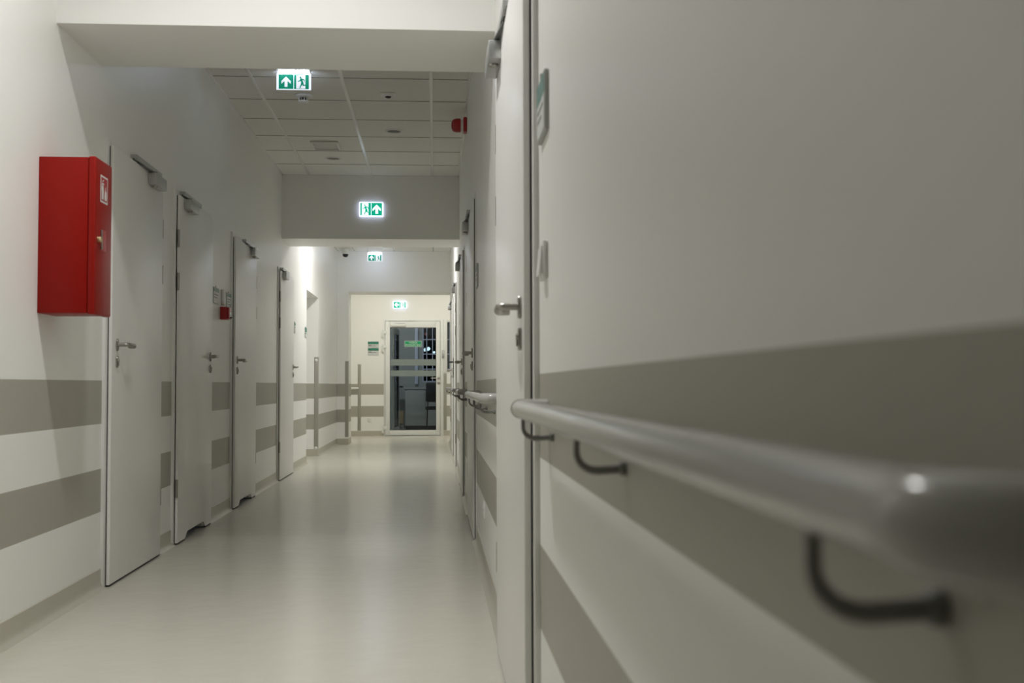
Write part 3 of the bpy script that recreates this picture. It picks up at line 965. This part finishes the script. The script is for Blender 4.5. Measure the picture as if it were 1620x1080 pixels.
text_obj('lettering', 'WYJŚCIE', (0.548, -0.0069, 1.748), 0.040, m_white, leaf)
text_obj('lettering', 'EWAKUACYJNE', (0.548, -0.0069, 1.706), 0.040, m_white, leaf)
for z in (1.917, 1.643, 0.12):
    h = MB()
    h.tube([(-0.012, -0.030, z - 0.07), (-0.012, -0.030, z + 0.07)], 0.013, 14)
    h.box(-0.040, -0.014, -0.026, -0.0005, z - 0.06, z - 0.005, 0.003)
    h.box(-0.010, 0.055, -0.036, -0.0285, z + 0.005, z + 0.06, 0.003)
    h.build('hinge', m_alwhite, gd)
MB().box(0.135, 0.405, -0.075, -0.0285, 2.058, 2.102, 0.005).build('door_closer', m_alwhite, gd)
MB().box(0.10, 0.57, -0.034, -0.0125, 2.158, 2.182, 0.003).build('slide_rail', m_alwhite, gd)
MB().prism([(0.20, -0.060), (0.212, -0.052), (0.40, -0.026), (0.392, -0.036)], 'z', 2.110, 2.118).build('closer_arm', m_alu, gd)
hd = MB()
hd.lathe([(0.026, 0), (0.026, -0.007), (0.020, -0.009)], (1.030, -0.0282, 1.081), 'y', 20)
hd.tube([(1.030, -0.035, 1.081), (1.030, -0.072, 1.081), (1.022, -0.082, 1.081), (1.0, -0.084, 1.081), (0.90, -0.084, 1.081), (0.892, -0.078, 1.081), (0.890, -0.055, 1.081)], 0.0105, 12)
hd.build('lever_handle', m_steel, leaf)
kc = MB()
kc.lathe([(0.026, 0), (0.026, -0.007), (0.020, -0.009)], (1.030, -0.0282, 0.985), 'y', 20)
kc.tube([(1.030, -0.037, 0.988), (1.030, -0.042, 0.988)], 0.009, 12)
kc.build('key_cylinder', m_steel, leaf)

w1 = thing('window_1', (SX0, YE, SZ0), 'narrow white framed sidelight right of the glazed end door', 'window', kind='structure')
SW, SH = SX1 - SX0, DZ - SZ0
wf = MB()
wf.box(0, 0.072, -0.012, 0.07, 0, SH, 0.003)
wf.box(SW - 0.06, SW, -0.012, 0.07, 0, SH, 0.003)
wf.box(0.0725, SW - 0.0605, -0.012, 0.07, SH - 0.05, SH, 0.003)
wf.box(0.0725, SW - 0.0605, -0.012, 0.07, 0, 0.012, 0.003)
wf.build('window_frame', m_alwhite, w1)
MB().box(0.074, 0.079, -0.008, 0.012, 0.0125, SH - 0.051).build('glazing_seal', m_seal_gap, w1)
MB().box(0.0795, SW - 0.061, -0.004, 0.002, 0.0125, SH - 0.051).build('glass_pane', m_glass, w1)

cr = thing('card_reader', (0.159, YE, 1.462), 'small grey card reader on the post right of the glazed door', 'card reader')
MB().box(-0.024, 0.024, -0.034, -0.0125, 0, 0.144, 0.004).build('body', m_greyplate, cr)
MB().box(-0.018, 0.018, -0.0352, -0.0342, 0.075, 0.135, 0.0004).build('reading_face', m_paper, cr)
MB().box(-0.010, 0.010, -0.0358, -0.0342, 0.015, 0.028, 0.0004).build('button', m_ink, cr)

# stacked notices on the end wall
for zb, zt, lab, n in ((1.655, 1.772, 'upper green headed notice on the end wall left of the glazed door', 2),
                       (1.512, 1.648, 'lower green headed notice on the end wall left of the glazed door', 2)):
    r = thing('notice_plate', (-1.153, YE, zb), lab, 'notice')
    h = zt - zb
    MB().box(-0.101, 0.101, -0.005, 0, 0, h, 0.001).build('mounting_plate', m_greyplate, r)
    MB().box(-0.099, 0.099, -0.0058, -0.0051, 0.003, h - 0.050).build('insert', m_paper, r)
    MB().box(-0.101, 0.101, -0.0060, -0.0051, h - 0.048, h - 0.001).build('header', m_teal, r)
    ln = MB()
    ln.box(-0.088, -0.034, -0.0064, -0.0059, h - 0.072, h - 0.063)
    ln.box(-0.088, 0.055, -0.0064, -0.0059, h - 0.086, h - 0.078)
    if n > 2:
        ln.box(-0.088, 0.07, -0.0064, -0.0059, h - 0.105, h - 0.097)
    ln.build('lettering', m_ink, r)

# ------------------------------------------------------------------ dark room beyond the glass
YR = 24.5
b = MB()
WX0, WX1, WZ0, WZ1 = -0.262, 0.50, 1.02, 2.45
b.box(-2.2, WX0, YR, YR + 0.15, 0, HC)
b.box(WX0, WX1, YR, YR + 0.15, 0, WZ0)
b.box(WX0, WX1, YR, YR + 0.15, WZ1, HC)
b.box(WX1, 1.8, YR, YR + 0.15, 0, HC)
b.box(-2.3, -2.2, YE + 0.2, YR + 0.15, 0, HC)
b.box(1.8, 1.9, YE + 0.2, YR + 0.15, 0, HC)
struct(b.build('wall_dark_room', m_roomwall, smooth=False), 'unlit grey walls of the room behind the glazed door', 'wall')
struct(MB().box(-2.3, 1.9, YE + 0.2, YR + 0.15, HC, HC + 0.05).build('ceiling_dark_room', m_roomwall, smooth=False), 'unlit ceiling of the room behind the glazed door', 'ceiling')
w2 = thing('window_2', (WX0, YR, WZ0), 'night window with white glazing bars seen through the glazed door', 'window', kind='structure')
wf = MB()
WW, WH = WX1 - WX0, WZ1 - WZ0
for x in (0.0, 0.080, 0.205, 0.330, 0.455, 0.58, 0.70):
    wf.box(x, x + 0.018, -0.01, 0.02, 0, WH)
for z in (0.0, 0.27, 0.60, 0.92, WH - 0.02):
    wf.box(0, WW, -0.006, 0.016, z, z + 0.02)
wf.build('glazing_bars', m_bluewhite, w2)
MB().box(0.001, WW - 0.001, 0.05, 0.056, 0.001, WH - 0.001).build('glass_pane', m_glass, w2)
struct(MB().box(-0.432, -0.362, YR - 0.05, YR, 0.975, 2.45, 0.004).build('trim_2', m_bluewhite), 'pale upright post left of the night window', 'post')

# inner door leaf standing open behind the glass
il = thing('door_11', (-0.80, YE + 0.24, 0), 'white inner door leaf standing open behind the glass at left', 'door', kind='structure')
il.rotation_euler = (0, 0, math.radians(85))
ib = MB()
ib.box(0.05, 0.14, -0.02, 0.02, 0.02, 2.06, 0.004)
ib.box(0.80, 0.91, -0.02, 0.02, 0.02, 2.06, 0.004)
ib.box(0.1405, 0.7995, -0.02, 0.02, 0.02, 0.14, 0.004)
ib.box(0.1405, 0.7995, -0.02, 0.02, 1.94, 2.06, 0.004)
ib.build('door_leaf', m_alwhite, il)
MB().box(0.141, 0.799, -0.003, 0.003, 0.141, 1.939).build('glass_pane', m_glass, il)
sl = MB()
sl.box(0.787, 0.7985, -0.021, -0.004, 0.142, 1.938)
sl.build('glazing_seal', m_seal_gap, il)

# furniture in the dark
tb = thing('side_table', (-0.80, 24.1, 0), 'slim black topped table standing in the dark room at left', 'table')
MB().box(-0.10, 0.12, -0.2, 0.2, 0.90, 0.935, 0.004).build('table_top', m_black, tb)
for dx_, dy_ in ((-0.08, -0.17), (0.03, -0.17), (-0.08, 0.17), (0.03, 0.17)):
    MB().tube([(dx_, dy_, 0), (dx_, dy_, 0.8995)], 0.012, 10).build('leg', m_alu, tb)
bx = thing('storage_box', (-0.742, 23.4, 0.155), 'tan box beside the slim table in the dark room', 'box')
MB().box(-0.09, 0.09, -0.1, 0.1, 0, 0.25, 0.004).build('carton', m_cardboard, bx)
MB().box(-0.092, 0.092, -0.102, 0.102, 0.2502, 0.262, 0.003).build('lid', m_cardboard, bx)
bs = thing('box_stand', (-0.742, 23.4, 0), 'low dark stand under the tan box in the dark room', 'stand')
MB().box(-0.09, 0.09, -0.1, 0.1, 0.135, 0.154, 0.003).build('stand_top', m_black, bs)
for dx_, dy_ in ((-0.08, -0.09), (0.08, -0.09), (-0.08, 0.09), (0.08, 0.09)):
    MB().tube([(dx_, dy_, 0), (dx_, dy_, 0.1345)], 0.008, 8).build('leg', m_alu, bs)
kc = thing('counter', (-0.35, 24.2, 0), 'long low grey counter under the night window', 'counter')
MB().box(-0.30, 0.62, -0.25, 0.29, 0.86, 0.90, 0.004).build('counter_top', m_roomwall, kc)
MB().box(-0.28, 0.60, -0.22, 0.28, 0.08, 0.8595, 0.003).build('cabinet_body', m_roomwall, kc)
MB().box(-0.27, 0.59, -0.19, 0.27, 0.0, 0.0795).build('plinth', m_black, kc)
for k in range(2):
    dr = MB().box(-0.275 + 0.44 * k, 0.155 + 0.44 * k, -0.238, -0.2205, 0.09, 0.85, 0.003).build('cabinet_door', m_roomwall, kc)
    MB().tube([(0.12 + 0.09 * k, -0.2385, 0.70), (0.12 + 0.09 * k, -0.252, 0.71), (0.12 + 0.09 * k, -0.252, 0.79), (0.12 + 0.09 * k, -0.2385, 0.80)], 0.005, 8).build('door_pull', m_alu, dr)
oc = thing('office_chair', (0.02, 23.0, 0), 'dark upholstered chair at the right of the dark room', 'chair')
MB().box(-0.20, 0.20, -0.03, 0.03, 0.60, 1.00, 0.025).build('backrest', m_graycloth, oc)
MB().box(-0.21, 0.21, 0.0, 0.42, 0.44, 0.51, 0.025).build('seat', m_graycloth, oc)
for dx_, dy_ in ((-0.18, 0.02), (0.18, 0.02), (-0.18, 0.39), (0.18, 0.39)):
    MB().tube([(dx_, dy_, 0), (dx_ * 0.95, dy_, 0.445)], 0.013, 10).build('leg', m_black, oc)
for dx_ in (-0.16, 0.16):
    MB().tube([(dx_, 0.03, 0.48), (dx_, 0.0, 0.62)], 0.011, 10).build('back_support', m_black, oc)

# night outside the window: a dim facade and lamps
struct(MB().box(-8, 10, 40, 40.3, 0, 3.1).build('wall_outside', m_roof, smooth=False), 'dark building across the yard seen through the night window', 'building')
struct(MB().box(-8, 10, 25.3, 40.3, -0.1, -0.02).build('ground', m_roof, smooth=False), 'dark yard outside the night window', 'ground')
for x, y, z, r, mm, lab in ((-0.30, 38.0, 2.15, 0.07, m_street, 'bright bluish yard lamp left in the night window'), (-0.20, 36.0, 2.12, 0.06, m_street, 'second bluish yard lamp close beside the bright one'),
                            (-0.02, 37.5, 2.05, 0.04, m_street, 'faint bluish lamp low in the night window'), (0.10, 37.0, 2.10, 0.045, m_street, 'faint bluish lamp at the right of the night window'),
                            (-0.28, 36.5, 2.62, 0.05, m_streetred, 'small red lamp in the night window')):
    t = thing('yard_lamp', (x, y, 0), lab, 'lamp', 'lamps in the yard outside')
    MB().lathe([(0.002, -r), (r * 0.7, -r * 0.7), (r, 0), (r * 0.7, r * 0.7), (0.002, r)], (0, 0, z), 'z', 16).build('lamp_globe', mm, t)
    MB().tube([(0, 0, -0.02), (0, 0, z - r)], 0.025, 10).build('post', m_black, t)
yl = bpy.data.lights.new('yard_light', 'AREA')
yl.shape = 'DISK'; yl.size = 1.2; yl.energy = 60; yl.color = (0.45, 0.58, 1.0)
ylo = bpy.data.objects.new('yard_light', yl)
COL.objects.link(ylo)
ylo.location = (1.3, 27.0, 3.4)
d_ = Vector((-0.5, 23.2, 1.0)) - Vector(ylo.location)
ylo.rotation_euler = d_.to_track_quat('-Z', 'Y').to_euler()

# ------------------------------------------------------------------ world and view
w = bpy.data.worlds.new('night')
scn.world = w
w.use_nodes = True
bg = w.node_tree.nodes['Background']
bg.inputs[0].default_value = (0.25, 0.33, 0.62, 1)
bg.inputs[1].default_value = 0.03
scn.cycles.max_bounces = 24
scn.cycles.diffuse_bounces = 14
scn.cycles.glossy_bounces = 6
scn.cycles.transparent_max_bounces = 16
scn.view_settings.view_transform = 'Standard'
scn.view_settings.look = 'None'
scn.view_settings.exposure = 0.0
scn.view_settings.gamma = 1.0
scn.view_settings.use_curve_mapping = False
